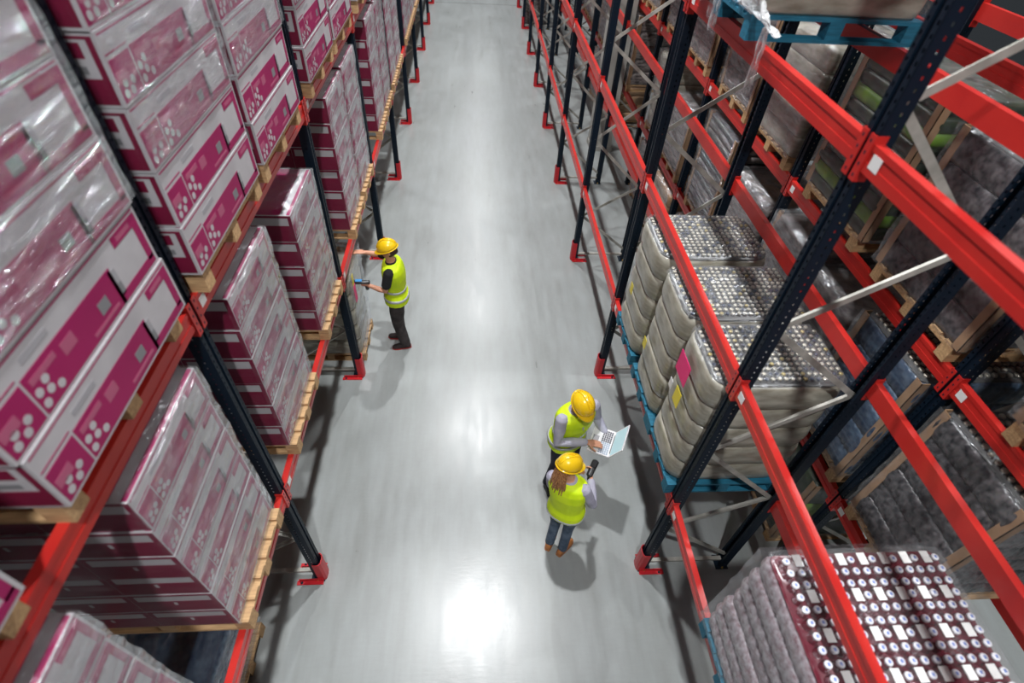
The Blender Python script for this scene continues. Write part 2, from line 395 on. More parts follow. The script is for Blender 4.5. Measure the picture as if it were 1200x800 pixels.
# ------------------------------------------------------------------ pallets
def make_pallet(name, dx, dy, k):
    """origin: bottom centre; blocks along y at both x edges and centre"""
    e = empty(name, (0, 0, 0), '-', 'pallet')
    H = .145; b = .1
    bm = MB().box(-.05, .05, -.05, .05, .022, .1, k).mesh('block')
    bd = MB().box(-dx / 2, dx / 2, -.05, .05, 0, .022, k).mesh('bottom_board')
    for y in (-dy / 2 + .05, 0, dy / 2 - .05):
        inst(bd, 'bottom_board', e, (0, y, 0))
        for x in (-dx / 2 + .05, 0, dx / 2 - .05): inst(bm, 'block', e, (x, y, 0))
    st = MB().box(-.05, .05, -dy / 2, dy / 2, .1, .122, k).mesh('stringer_board')
    for x in (-dx / 2 + .05, 0, dx / 2 - .05): inst(st, 'stringer_board', e, (x, 0, 0))
    n = max(5, int(dy / .13)); wd = .095
    tb = MB().box(-dx / 2, dx / 2, -wd / 2, wd / 2, .122, H, k).mesh('deck_board')
    for i in range(n): inst(tb, 'deck_board', e, (0, -dy / 2 + wd / 2 + (dy - wd) * i / (n - 1), 0))
    KIDS[e.name] = kids(e)
    return e
PAL = {}
def pallet(kind, dx, dy, loc, label, group):
    key = (kind, dx, dy)
    if key not in PAL:
        PAL[key] = p = make_pallet('wooden_pallet' if kind == 'wood' else 'teal_pallet', dx, dy, kind)
        p.location = loc; p['label'] = label; p['group'] = group; return p
    return copy_tree(PAL[key], loc, label, group)

# ------------------------------------------------------------------ magenta cartons
def carton_mesh(wy, dx, h, long_face=True):
    """printed carton; aisle face = +x, end face = -y; origin bottom centre"""
    m = MB(); g = .002
    m.box(-dx / 2, dx / 2, -wy / 2, wy / 2, g, h - g, 'white')
    def f(x, u0, u1, v0, v1, k, e=.0012):   # on +x face
        m.box(x, x + e, -wy / 2 + u0 * wy, -wy / 2 + u1 * wy, v0 * h, v1 * h, k)
    X = dx / 2
    f(X, .012, .17, .05, .62, 'mag'); f(X, .02, .10, .30, .45, 'pink', .002)
    f(X, .012, .17, .68, .70, 'mag')
    f(X, .18, .72, .05, .64, 'mag')
    f(X, .20, .33, .46, .55, 'pink', .002); f(X, .36, .43, .34, .52, 'pink', .002)
    f(X, .58, .64, .24, .42, 'gray', .002); f(X, .50, .68, .12, .17, 'pink', .002)
    f(X, .22, .36, .74, .83, 'lgray'); f(X, .015, .985, .93, .955, 'mag', .0006)
    f(X, .70, .985, .05, .19, 'mag'); f(X, .945, .985, .14, .90, 'mag'); f(X, .70, .72, .14, .60, 'mag')
    f(X, .72, .745, .16, .36, 'gray'); f(X, .72, .745, .36, .58, 'lgray'); f(X, .80, .985, .74, .90, 'mag', .0016); f(X, .83, .93, .78, .85, 'pink', .002)
    def dot(u, v):
        cy, cz, rr = -wy / 2 + u * wy, v * h, .062 * h
        m.loft([[Vector((X + xx, cy + rr * math.cos(q), cz + rr * math.sin(q))) for q in [2 * math.pi * j / 10 for j in range(10)]] for xx in (.0005, .002)], 'white', True, False)
    for u, v in ((.045, .15), (.095, .15), (.06, .28), (.12, .26), (.205, .16), (.245, .25), (.205, .34), (.285, .17), (.25, .40)): dot(u, v)
    def e(u0, u1, v0, v1, k, t=.0012):     # on -y face
        m.box(-dx / 2 + u0 * dx, -dx / 2 + u1 * dx, -wy / 2 - t, -wy / 2, v0 * h, v1 * h, k)
    if long_face:
        e(.04, .97, .05, .40, 'mag_shade'); e(.04, .10, .40, .93, 'mag_shade'); e(.92, .97, .40, .93, 'mag_shade'); e(.04, .97, .90, .94, 'mag_shade')
        e(.48, .86, .66, .86, 'mag_shade'); e(.66, .84, .46, .56, 'gray')
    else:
        e(.0, 1, .02, .62, 'mag_shade'); e(.0, 1, .9, .98, 'mag_shade'); e(0, .06, .62, .9, 'mag_shade'); e(.94, 1, .62, .9, 'mag_shade')
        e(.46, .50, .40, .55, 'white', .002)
    # top: crimson with a white strip
    m.box(-dx / 2 + .01, dx / 2 - .09, -wy / 2 + .01, wy / 2 - .01, h - g, h - g + .001, 'mag')
    m.box(dx / 2 - .035, dx / 2 - .008, -wy / 2 + .01, wy / 2 - .01, h - g, h - g + .001, 'mag')
    # back face
    m.box(-dx / 2 - .001, -dx / 2, -wy / 2 + .02, wy / 2 - .02, .02, h * .6, 'mag_shade')
    return m.mesh('carton')
def film_mesh(dx, dy, z0, z1, k, amp=.008, seed=0, top=True, inset=.0, res=.06, r=.02):
    """closed-sided wrinkled skin around a load, open at the bottom"""
    m = MB(); n_x = max(3, int(dx / res)); n_y = max(3, int(dy / res)); nz = max(3, int((z1 - z0) / res))
    per = []
    for i in range(n_x): per.append((-dx / 2 + dx * i / n_x, -dy / 2))
    for i in range(n_y): per.append((dx / 2, -dy / 2 + dy * i / n_y))
    for i in range(n_x): per.append((dx / 2 - dx * i / n_x, dy / 2))
    for i in range(n_y): per.append((-dx / 2, dy / 2 - dy * i / n_y))
    rings = []
    for q in range(nz + 1):
        z = z0 + (z1 - z0) * q / nz; ring = []
        for (x, y) in per:
            d = noise.noise(Vector((x * 5 + seed, y * 5, z * 16 + (x + y) * 5))) * amp + amp * .9
            l = math.hypot(x / dx, y / dy) or 1
            ring.append(Vector((x + (d if abs(x) > dx / 2 - 1e-6 else 0) * (1 if x > 0 else -1), y + (d if abs(y) > dy / 2 - 1e-6 else 0) * (1 if y > 0 else -1), z)))
        rings.append(ring)
    if top:
        top_r = [Vector((p.x * .5, p.y * .5, z1 + .004 + noise.noise(p * 4) * .004)) for p in rings[-1]]
        rings.append(top_r); rings.append([Vector((p.x * .02, p.y * .02, z1 + .004)) for p in top_r])
    m.loft(rings, k, False, True)
    if k in ('film', 'filmthin'):
        ci = m.mi('filmclear')
        for i, f in enumerate(m.f):
            if all(abs(m.v[a][1]) > dy / 2 - 1e-4 and m.v[a][1] * m.v[f[0]][1] > 0 for a in f): m.m[i] = ci
    return m.mesh('stretch_film')
def carton_load(name, wy, dx, h, nl, film, long_face, off=.012, seed=0):
    e = empty(name, (0, 0, 0), '-', 'carton load')
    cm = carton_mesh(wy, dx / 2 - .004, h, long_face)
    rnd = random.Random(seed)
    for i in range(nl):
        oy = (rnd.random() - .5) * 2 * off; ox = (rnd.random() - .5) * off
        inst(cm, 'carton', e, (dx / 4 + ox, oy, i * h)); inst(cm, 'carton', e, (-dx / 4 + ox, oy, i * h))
    H = nl * h
    if film == 'full': me = film_mesh(dx + .02, wy + .016, .0, H + .006, 'film', .008, seed)
    elif film == 'top': me = film_mesh(dx + .02, wy + .016, h * 2.1, H + .006, 'filmthin', .008, seed)
    if film: inst(me, 'stretch_film', e)
    KIDS[e.name] = kids(e)
    return e
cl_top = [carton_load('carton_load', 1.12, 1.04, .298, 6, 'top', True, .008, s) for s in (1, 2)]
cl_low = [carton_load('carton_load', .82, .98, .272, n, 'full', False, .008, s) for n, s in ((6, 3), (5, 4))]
used = set()
def place(proto, loc, label, group, rz=None):
    if proto.name not in used:
        used.add(proto.name); proto.location = loc; proto['label'] = label; proto['group'] = group
        if rz is not None: proto.rotation_euler = (0, 0, rz)
        return proto
    return copy_tree(proto, loc, label, group, rz)
GT = 'magenta and white cartons on the left rack, upper beams'; GLo = 'film wrapped carton loads on the left rack, lower beams'
ZT = 3.73 + BH / 2; ZLo = 1.69 + BH / 2
tops = [-.38 + .56, 1.0 + .57, 2.37 + .575, 3.61 + .565]
yy = 5.74
while yy < 24.5:
    for q in (0, 1.22):
        tops.append(yy + q)
    yy += 2.8
for i, y in enumerate(tops):
    X = -1.6 - .52
    pallet('wood', 1.02, 1.08, (X - (.045 if i < 2 else .005), y, ZT), f'wooden pallet, {ORD[i]} from camera on the left rack upper beams', 'wooden pallets on the left rack, upper beams')
    place(cl_top[i % 2], (X, y, ZT + .145), f'stack of magenta and white cartons, {ORD[i]} from camera on left rack upper beams', GT)
lows = [(.37, 0), (1.65, 0), (3.05, 0), (4.45, 1), (6.28, 0), (7.22, 0), (9.15, 0), (10.1, 0), (11.2, 0), (12.15, 0)]
yy = 13.99
while yy < 23:
    lows += [(yy, 0), (yy + .89, 1), (yy + 1.78, 0)]; yy += 2.8
for i, (y, v) in enumerate(lows):
    X = -1.68 - .49
    pallet('wood', 1.08, .82, (X + .005, y, ZLo), f'wooden pallet, {ORD[i]} from camera on the left rack lower beams', 'wooden pallets on the left rack, lower beams')
    place(cl_low[v], (X, y, ZLo + .145), f'film wrapped crimson cartons, {ORD[i]} stack from camera on left rack lower beams', GLo)

# ------------------------------------------------------------------ wrapped bottle and sack loads
def layer_mesh(dx, dy, h, k, r=.09, bul=.012, ridge=0., seed=0, pitch=.065, rough=.006):
    m = MB(); per = []
    def arc(cx, cy, a0):
        for i in range(5):
            a = a0 + math.pi / 2 * i / 4; per.append((cx + r * math.cos(a), cy + r * math.sin(a)))
    step = pitch / 4 if ridge else .09
    def line(x0, y0, x1, y1):
        n = max(1, int(math.hypot(x1 - x0, y1 - y0) / step))
        for i in range(1, n): per.append((x0 + (x1 - x0) * i / n, y0 + (y1 - y0) * i / n))
    X, Y = dx / 2, dy / 2
    arc(X - r, Y - r, 0); line(X - r, Y, -X + r, Y); arc(-X + r, Y - r, math.pi / 2); line(-X, Y - r, -X, -Y + r)
    arc(-X + r, -Y + r, math.pi); line(-X + r, -Y, X - r, -Y); arc(X - r, -Y + r, 3 * math.pi / 2); line(X, -Y + r, X, Y - r)
    rings = []
    for z, s in ((0.0, -.014), (.02, 0), (h * .3, bul * .8), (h * .55, bul), (h * .8, bul * .6), (h - .015, -.002), (h, -.016)):
        ring = []; acc = 0; prev = per[0]
        for p in per:
            acc += math.hypot(p[0] - prev[0], p[1] - prev[1]); prev = p
            l = math.hypot(*p); d = s + ridge * math.cos(2 * math.pi * acc / pitch) + noise.noise(Vector((p[0] * 4 + seed * 3, p[1] * 4, z * 9 + seed))) * rough
            ring.append(Vector((p[0] + p[0] / X * d, p[1] + p[1] / Y * d, z)))
        rings.append(ring)
    m.loft(rings, k)
    return m.mesh('bottle_layer')
def cap_mesh(kind):
    m = MB()
    if kind == 'silver':
        m.lathe((0, 0, -.05), [(.025, 0), (.025, .015), (.016, .035)], 'bodyblue', 8); m.lathe((0, 0, -.016), [(.017, 0), (.017, .014), (.013, .018)], 'silver', 8)
    elif kind == 'amber':
        m.lathe((0, 0, -.05), [(.025, 0), (.025, .015), (.016, .035)], 'bodyblue', 8); m.lathe((0, 0, -.016), [(.017, 0), (.017, .014), (.013, .018)], 'amber', 8)
    elif kind == 'blue':
        m.lathe((0, 0, -.05), [(.025, 0), (.025, .015), (.016, .035)], 'bodyblue', 8); m.lathe((0, 0, -.016), [(.015, 0), (.015, .012), (.010, .016)], 'bluecap', 8)
    elif kind == 'pale':
        m.lathe((0, 0, -.05), [(.028, 0), (.028, .015), (.018, .035)], 'bodyblue', 8); m.lathe((0, 0, -.016), [(.022, 0), (.022, .014), (.018, .018)], 'silver', 8)
    else:
        m.lathe((0, 0, -.11), [(.031, 0), (.031, .04), (.022, .075), (.014, .092)], 'cola', 10)
        m.lathe((0, 0, -.022), [(.020, 0), (.021, .016), (.017, .020)], 'capwhite', 10)
        m.box(-.007, .007, -.008, .008, -.003, -.0005, 'capblue')
    return m.mesh('bottle')
CAPM = {k: cap_mesh(k) for k in ('silver', 'amber', 'cola', 'pale', 'blue')}
def corner_mesh(h, s1, s2, k='board', w=.07):
    m = MB(); a, b = sorted((0, -s1 * w)); c, d = sorted((0, -s2 * .006)); m.box(a, b, c, d, 0, h, k)
    a, b = sorted((0, -s1 * .006)); c, d = sorted((0, -s2 * w)); m.box(a, b, c, d, 0, h, k)
    return m.mesh('corner_post')
def bottle_load(name, label, cat, group, loc, dx, dy, lays, lh, mk, caps=None, pitch=.055, r=.09, ridge=0., corners=False, film='filmtop', seed=0, labels=(), short=None, jit=.008, indiv=100, bands=None, split=1, cmat='board', film_top=True):
    e = empty(name, loc, label, cat, group); rnd = random.Random(seed); H = lays * lh
    ms = [layer_mesh(dx, dy, lh, mk, r, .010, ridge, seed * 5 + q, pitch) for q in range(2)]
    mb_ = [layer_mesh(dx, dy, lh, bands, r, .010, ridge, seed * 5 + q, pitch) for q in range(2)] if bands else None
    for i in range(lays):
        me = ms[i % 2]
        if bands and i % 3 == 1: me = mb_[0]
        inst(me, 'bottle_layer' if caps else 'goods_layer', e, ((rnd.random() - .5) * jit, (rnd.random() - .5) * jit, i * lh))
    if caps:
        pts = []; nx = int((dx - .04) / pitch); ny = int((dy - .04) / pitch)
        for i in range(nx):
            for q in range(ny):
                x = (i - (nx - 1) / 2) * pitch; y = (q - (ny - 1) / 2) * pitch
                if math.hypot(max(0, abs(x) - dx / 2 + r), max(0, abs(y) - dy / 2 + r)) > r - .02: continue
                if caps == 'cola' and q % 3 == 1 and i % 2 == 1: pts.append((x, y, 'tag')); continue
                pts.append((x, y, caps if caps != 'mix' else rnd.choice(['silver'] * 7 + ['amber', 'blue', 'blue'])))
        CW = Vector((-.12, 0)); pts.sort(key=lambda p: (Vector((p[0] + loc[0], p[1] + loc[1])) - CW).length)
        rest = MB(); cnt = 0
        zt = H + (.040 if caps != 'cola' else .080)
        inst(layer_mesh(dx - .02, dy - .02, .022, 'cola' if caps == 'cola' else 'bodyblue', max(.03, r - .01), 0, 0, 0), 'shoulder_layer', e, (0, 0, H - .004))
        for (x, y, kk) in pts:
            dz = rnd.random() * .004
            if kk == 'tag':
                if cnt < indiv * 2: 
                    t = MB().box(x - .024, x + .024, y - .034, y + .034, zt + .002, zt + .006, 'paper').build('carry_tag', e); t.rotation_euler = (0, 0, 0)
                continue
            if cnt < indiv: inst(CAPM[kk], 'bottle', e, (x, y, zt + dz))
            else:
                src = CAPM[kk]
                rest.raw([(v.co.x + x, v.co.y + y, v.co.z + zt + dz) for v in src.vertices], [], 'silver')
                o = len(rest.v) - len(src.vertices)
                for p in src.polygons:
                    rest.f.append([a + o for a in p.vertices]); rest.m.append(rest.mi(MKEY[src.materials[p.material_index].name])); rest.sm.append(True)
            cnt += 1
        if rest.f: rest.build('bottles', e)['kind'] = 'stuff'
    if corners:
        for s1 in (-1, 1):
            for s2 in (-1, 1):
                inst(corner_mesh(H + .02, s1, s2, cmat), 'corner_post', e, (s1 * (dx / 2 + .016), s2 * (dy / 2 + .016), 0))
    if film:
        inst(film_mesh(dx + .05, dy + .05, .0, H + .03, film, .012, seed, film_top and not caps, res=.08), 'stretch_film', e)
    if caps:
        m = MB(); r2 = []
        n = 16
        X, Y = dx / 2 + .012, dy / 2 + .012; g = []
        for i in range(n + 1):
            for q in range(n + 1):
                u = -1 + 2 * i / n; v = -1 + 2 * q / n
                cx = u * X; cy = v * Y
                l = math.hypot(max(0, abs(cx) - X + r), max(0, abs(cy) - Y + r))
                if l > r: cx = math.copysign(min(abs(cx), X - r + (abs(cx) - X + r) * r / l), cx); cy = math.copysign(min(abs(cy), Y - r + (abs(cy) - Y + r) * r / l), cy)
                edge = max(abs(u), abs(v)); z = zt + .010 - max(0, edge - .8) ** 2 * 1.2 + noise.noise(Vector((cx * 9, cy * 9, seed))) * .005
                g.append((cx, cy, z))
        fs = [(i * (n + 1) + q, (i + 1) * (n + 1) + q, (i + 1) * (n + 1) + q + 1, i * (n + 1) + q + 1) for i in range(n) for q in range(n)]
        m.raw(g, fs, 'filmtop', True); m.build('top_film', e)
    for (nm, k, y, z, wy, wz) in labels:   # paper labels on the aisle (-x) face
        o = MB().box(-dx / 2 - .050, -dx / 2 - .046, y - wy / 2, y + wy / 2, z - wz / 2, z + wz / 2, k).build(nm, e)
        o['label'] = nm.replace('_', ' ')
    KIDS[e.name] = kids(e)
    return e
MKEY = {m.name: k for k, m in M_.items()}
ZR = [1.40 + BH / 2, 3.10 + BH / 2, 4.78 + BH / 2]
PG = 'shrink wrapped bottle loads on the right rack'
XA = 1.64 + .52
# three milky loads, first bay beyond the near post
for (y, dy, H, sd, lab, labs) in (
    (2.72, .67, 5, 1, 'milky wrapped bottle load with a pink and a yellow label, beside the near right post',
        [('pink_label', 'pinkp', .08, 1.07, .23, .22), ('yellow_label', 'yelp', .0, .80, .12, .17), ('white_label', 'paper', .17, .78, .06, .1)]),
    (3.46, .74, 5, 2, 'milky wrapped bottle load in the middle of three on the right rack lowest beams', [('yellow_label', 'yelp', .17, .52, .08, .12)]),
    (4.30, .76, 5, 3, 'milky wrapped bottle load with rounded silver top, farthest of the three on the right rack', [('yellow_label', 'yelp', .05, .62, .08, .12)])):
    pallet('teal', 1.08, .74, (XA, y, ZR[0]), f'teal painted pallet under the {"near" if sd == 1 else "middle" if sd == 2 else "far"} milky bottle load of the right rack', 'teal pallets on the right rack')
    bottle_load('bottle_load', lab, 'bottle load', PG, (XA, y, ZR[0] + .145), 1.06, dy, H, .262, 'milky', 'mix', .05, .15, 0, False, None, sd, labs, jit=.014)
# near load of dark red drinks
pallet('teal', 1.10, .80, (XA, .84, ZR[0]), 'teal painted pallet under the dark red drink bottles at the lower right', 'teal pallets on the right rack')
bottle_load('bottle_load', 'shrink wrapped dark red drink bottles with white caps, lower right corner of the photo', 'bottle load', PG,
            (XA + .0, .84, ZR[0] + .145), 1.06, .80, 7, .162, 'milkyred', 'cola', .066, .05, .004, False, 'filmtop', 9, jit=.02)
# high load on teal pallet
pallet('teal', 1.14, 1.15, (XA + .02, 4.25, ZR[2]), 'teal painted pallet on the top beams of the right rack', 'teal pallets on the right rack')
hl = bottle_load('wrapped_load', 'milky film wrapped load on the teal pallet at the top of the right rack', 'wrapped load', None,
            (XA + .02, 4.25, ZR[2] + .145), 1.08, 1.12, 5, .24, 'milky', None, .06, .08, 0, False, 'film', 11)
def sheet(parent, name, pts_fn, nu, nv, k):
    vs = [pts_fn(i / nu, q / nv) for i in range(nu + 1) for q in range(nv + 1)]
    fs = [(i * (nv + 1) + q, (i + 1) * (nv + 1) + q, (i + 1) * (nv + 1) + q + 1, i * (nv + 1) + q + 1) for i in range(nu) for q in range(nv)]
    m = MB(); m.raw(vs, fs, k, True); o = m.build(name, parent)
    return o
nn = lambda a, b, c=0: noise.noise(Vector((a, b, c)))
sheet(hl, 'torn_film', lambda u, v: (-.575 - .02 * math.sin(v * 9) - .03 * nn(u * 4, v * 5), -.56 - .42 * u ** 1.3 * (1) + .25 * v * (1 - u), .15 - .16 * u - .12 * v * (1 - u) + .03 * nn(u * 6, v * 6, 3)), 14, 14, 'filmsheet')
sheet(hl, 'torn_film', lambda u, v: (-.60 - .02 * math.sin(u * 11 + 2 * v), -.92 + .09 * u + .02 * nn(v * 5, u * 3), .0 - .36 * v * (1 - .4 * abs(u - .4)) + .02 * nn(u * 5, 3)), 10, 14, 'filmsheet')
sheet(hl, 'torn_film', lambda u, v: (-.60 - .02 * math.sin(u * 13 + 2 * v), -.1 + .16 * u + .02 * nn(v * 5, u * 3), .02 - .26 * v * (1 - .5 * abs(u - .4)) + .02 * nn(u * 5, 3)), 10, 14, 'filmsheet')

# ------------------------------------------------------------------ rack behind: stacked goods
XB = 3.25 + .53
BW = 'wrapped loads on the rack behind the right one'
def back(y, lvl, dy, H, n, mk, lab, caps=None, corners=False, film='filmthin', seed=0, bands=None, r=.04, ridge=0, dx=1.04, pal='wood', cat='wrapped load', cm='board', pitch=.062):
    z = ZR[lvl] if lvl >= 0 else 0
    if mk in ('darkwrap', 'greenwrap', 'bluewrap'): film = 'filmtop'
    pallet(pal, 1.06, .8 if dy < 1 else 1.0, (XB, y, z), f'wooden pallet under {lab.replace("wrapped load on", "load of").replace(" with cardboard corners", "").replace(", low on the rear rack", "").replace(" with brown cardboard corners and pale caps", "").replace(" with lime green bands and brown corner posts", " with green bands")}', 'pallets on the rack behind the right one')
    return bottle_load('wrapped_load', lab, cat, BW, (XB, y, z + .145), dx, dy, n, H / n, mk, caps, pitch, r, ridge, corners, film, seed, bands=bands, jit=.02, indiv=100, cmat=cm)
back(1.74, 0, .80, 1.32, 6, 'darkwrap', 'dark bottle load with brown cardboard corners and pale caps, at the right edge', 'pale', True, 'filmthin', 21, ridge=.006)
back(2.82, 0, .80, 1.30, 5, 'bluewrap', 'blue wrapped bottle load with cardboard corners behind the near right post', 'pale', True, 'filmthin', 22, ridge=.005)
back(3.72, 0, .78, 1.1, 4, 'greywrap', 'grey wrapped load right of the blue bottle load, low on the rear rack', None, False, 'film', 23, r=.10)
back(4.59, 0, .75, 1.2, 4, 'greywrap', 'grey wrapped load half hidden behind the silver topped bottles', None, True, 'film', 24, r=.06)
back(2.92, 1, 1.05, 1.12, 5, 'darkwrap', 'dark glossy wrapped load with pale caps, middle level at the right edge', 'pale', True, 'filmthin', 25)
back(4.25, 1, 1.08, 1.2, 10, 'greenwrap', 'dark load with lime green bands and brown corner posts, middle level', None, True, 'filmthin', 26, 'lime')
back(1.3, 1, 1.05, 1.1, 4, 'greywrap', 'grey wrapped load at the right frame edge, middle level', None, True, 'film', 27)
back(2.9, -1, .8, 1.1, 3, 'greenwrap', 'dark green goods on the floor under the blue bottle load', None, True, 'filmthin', 29, 'lime')
i = 0
WORDS = ['grey', 'dull grey', 'brownish grey', 'pale grey']
for lvl, ln in ((1, 'middle'), (0, 'lowest'), (-1, 'floor'), (2, 'top')):
    ys = [YR + D * b_ + o_ for b_ in {1: range(1, 7), 0: range(1, 6), -1: range(1, 5), 2: range(2, 4)}[lvl] for o_ in (.66, 1.86)]
    for q, y in enumerate(ys):
        i += 1; h = [1.25, 1.05, 1.3, .95][i % 4]
        mk = ['greywrap', 'milky', 'greywrap', 'greywrap', 'greywrap'][i % 5] if lvl != -1 else ['greywrap', 'board'][i % 2]
        if lvl == -1: h = min(h, 1.08)
        if (lvl == 0 and q in (4,)) or (lvl == -1 and q in (4, 5)): continue
        sl = lvl == 0 and q == 1  # slatted stack: dark layers stand in for shaded gaps between trays
        back(y, lvl, 1.0, h, 14 if sl else 5, mk, f'wrapped load on second right rack {ln} level, {ORD[q]} beyond second post', None, i % 3 != 1, 'film' if i % 2 else 'filmthin', 40 + i, r=.05, bands='darkwrap' if sl else None)
bottle_load('wrapped_load', 'dark grey wrapped load standing on the floor far down the right rack', 'wrapped load', None, (2.18, 22.9, 0), .8, 1.1, 4, .4, 'greywrap', None, .06, .08, 0, False, 'film', 90)
# left rack floor level
bottle_load('wrapped_load', 'whitish film wrapped load on the floor under the left rack beside the worker', 'wrapped load', None, (-2.20, 5.72, .145), .98, .74, 5, .27, 'milky', None, .06, .07, 0, False, 'film', 91)
KEEP = [o for o in bpy.data.objects if o.name.startswith('wrapped_load') and o.get('label', '').startswith('whitish')][0]
for nm, k, y, z, wy, wz in (('pink_label', 'pinkp', -.26, 1.05, .10, .26), ('yellow_label', 'yelp', -.27, 1.28, .07, .16)):
    MB().box(.535, .539, y - wy / 2, y + wy / 2, z - wz / 2, z + wz / 2, k).build(nm, KEEP)['label'] = nm.replace('_', ' ')
pallet('wood', 1.0, .74, (-2.17, 5.72, 0), 'wooden pallet under the whitish wrapped load beside the worker', None)
pallet('wood', .9, .74, (-2.62, 1.42, 0), 'wooden pallet on the floor under the near left rack', None)
bottle_load('wrapped_load', 'blue and white wrapped bottle load on the floor under the near left rack', 'wrapped load', None, (-2.62, 1.42, .145), .8, .74, 3, .22, 'bluewrap', None, .062, .05, .006, False, 'filmthin', 92)
# cartons of the left back-to-back rack, mostly hidden, added to block left-aisle light
for i, y in enumerate((.5, 1.65, 3.0, 4.4, 5.8, 6.9)):
    pallet('wood', 1.08, .82, (-3.25 - .5, y, ZLo), f'wooden pallet, {ORD[i]} from camera on the second left rack', 'wooden pallets on the second left rack')
    place(cl_low[0], (-3.25 - .5, y, ZLo + .145), f'crimson carton stack, {ORD[i]} from camera on the second left rack lower beams', 'carton stacks on the second left rack')
for i, y in enumerate((.3, 1.6, 3.0, 4.35)):
    pallet('wood', 1.02, 1.08, (-3.25 - .56, y, ZT), f'wooden pallet, {ORD[i]} from camera on the second left rack upper beams', 'wooden pallets on the second left rack')
    place(cl_top[0], (-3.25 - .52, y, ZT + .145), f'magenta carton stack, {ORD[i]} from camera on the second left rack upper beams', 'carton stacks on the second left rack')

# ------------------------------------------------------------------ people
def rx(name, mb, parent, vox, smooth=4, mirror=False):
    o = mb.build(name, parent)
    r = o.modifiers.new('remesh', 'REMESH'); r.mode = 'VOXEL'; r.voxel_size = vox; r.use_smooth_shade = True
    s = o.modifiers.new('smooth', 'SMOOTH'); s.factor = .5; s.iterations = smooth
    return o
def ell(c, a, b, fx, up, n=24, p=2.3):
    """superellipse ring: half width a along fx (side), half depth b along forward"""
    fx = Vector(fx).normalized(); up = Vector(up).normalized(); fw = up.cross(fx).normalized(); out = []
    for j in range(n):
        t = 2 * math.pi * j / n; cx = math.copysign(abs(math.cos(t)) ** (2 / p), math.cos(t)); sx = math.copysign(abs(math.sin(t)) ** (2 / p), math.sin(t))
        out.append(Vector(c) + fx * a * cx + fw * b * sx)
    return out
def hand(mb, wrist, palm_dir, palm_normal, thumb_side, curl=.5, k='skin', sc=1., spread=.12):
    """palm and five fingers. palm_dir: wrist->knuckles, palm_normal: out of the palm, thumb_side: +/-1"""
    d = Vector(palm_dir).normalized(); nn_ = Vector(palm_normal); nn_ = (nn_ - d * nn_.dot(d)).normalized(); s = d.cross(nn_) * thumb_side
    wv = Vector(wrist)
    rings = []
    for t, a, b in ((-.01, .028, .020), (.02, .036, .017), (.055, .043, .015), (.085, .042, .013), (.095, .036, .010)):
        rings.append(ell(wv + d * t * sc, a * sc, b * sc, s, d, 14))
    mb.loft(rings, k)
    for i, (off, ln) in enumerate(((.033, .075), (.011, .085), (-.011, .078), (-.032, .062))):
        p = wv + (d * .088 + s * off) * sc; dd = (d + s * off * spread * 20 * .15).normalized(); pts = [p - dd * .015]; a = 0
        for seg in (.45, .3, .25):
            a += curl * .55; q = dd * math.cos(a) + nn_ * math.sin(a); pts.append(p); p = p + q * ln * seg * sc
        pts.append(p)
        mb.tube(pts, [.0095 * sc, .0095 * sc, .009 * sc, .0082 * sc, .0072 * sc], k, 8)
    p = wv + (d * .025 + s * .028) * sc; td = (d * .6 + s * .8 + nn_ * .25).normalized(); td2 = (d * .9 + s * .3 + nn_ * .35 * (1 + curl)).normalized()
    mb.tube([p, p + td * .035 * sc, p + (td * .035 + td2 * .032) * sc, p + (td * .035 + td2 * .055) * sc], [.014 * sc, .0115 * sc, .0105 * sc, .009 * sc], k, 8)
def head_xf(P):
    """matrix from head space (origin at skull centre, +y face) to person space"""
    return Matrix.Translation(P['head']) @ Euler((R(-P['nod']), R(P.get('tilt', 0)), R(P.get('turn', 0))), 'ZXY' if False else 'XYZ').to_matrix().to_4x4()
def torso_frames(P):
    hip, chest, neck = Vector(P['hip']), Vector(P['chest']), Vector(P['neck'])
    ls, rs = Vector(P['ls']), Vector(P['rs']); sx = (rs - ls).normalized(); hx = Vector(P.get('hx', (1, 0, 0)))
    f = []
    def L_(a, b, t): return Vector(a).lerp(Vector(b), t)
    w = P.get('w', 1.)
    f.append((hip + Vector((0, 0, -.10)), .165 * w, .115, hx, chest - hip))
    f.append((hip, .172 * w, .122, hx, chest - hip))
    f.append((L_(hip, chest, .35), .150 * w, .105, hx.lerp(sx, .3), chest - hip))
    f.append((L_(hip, chest, .7), .162 * w, .112, hx.lerp(sx, .7), chest - hip))
    f.append((chest, .178 * w, .120, sx, neck - chest))
    f.append((L_(chest, neck, .45), .188 * w, .112, sx, neck - chest))
    f.append((L_(chest, neck, .72), .170 * w, .092, sx, neck - chest))
    f.append((L_(chest, neck, .88), .115 * w, .072, sx, neck - chest))
    f.append((neck, .062, .062, sx, neck - chest))
    return f
def tring(f, g, gz=0): return ell(f[0], f[1] + g, f[2] + g, f[3], f[4])
def sample(fr, t):
    i = min(int(t), len(fr) - 2); u = t - i; a, b = fr[i], fr[i + 1]
    return (a[0].lerp(b[0], u), a[1] + (b[1] - a[1]) * u, a[2] + (b[2] - a[2]) * u, Vector(a[3]).lerp(Vector(b[3]), u), Vector(a[4]).lerp(Vector(b[4]), u))
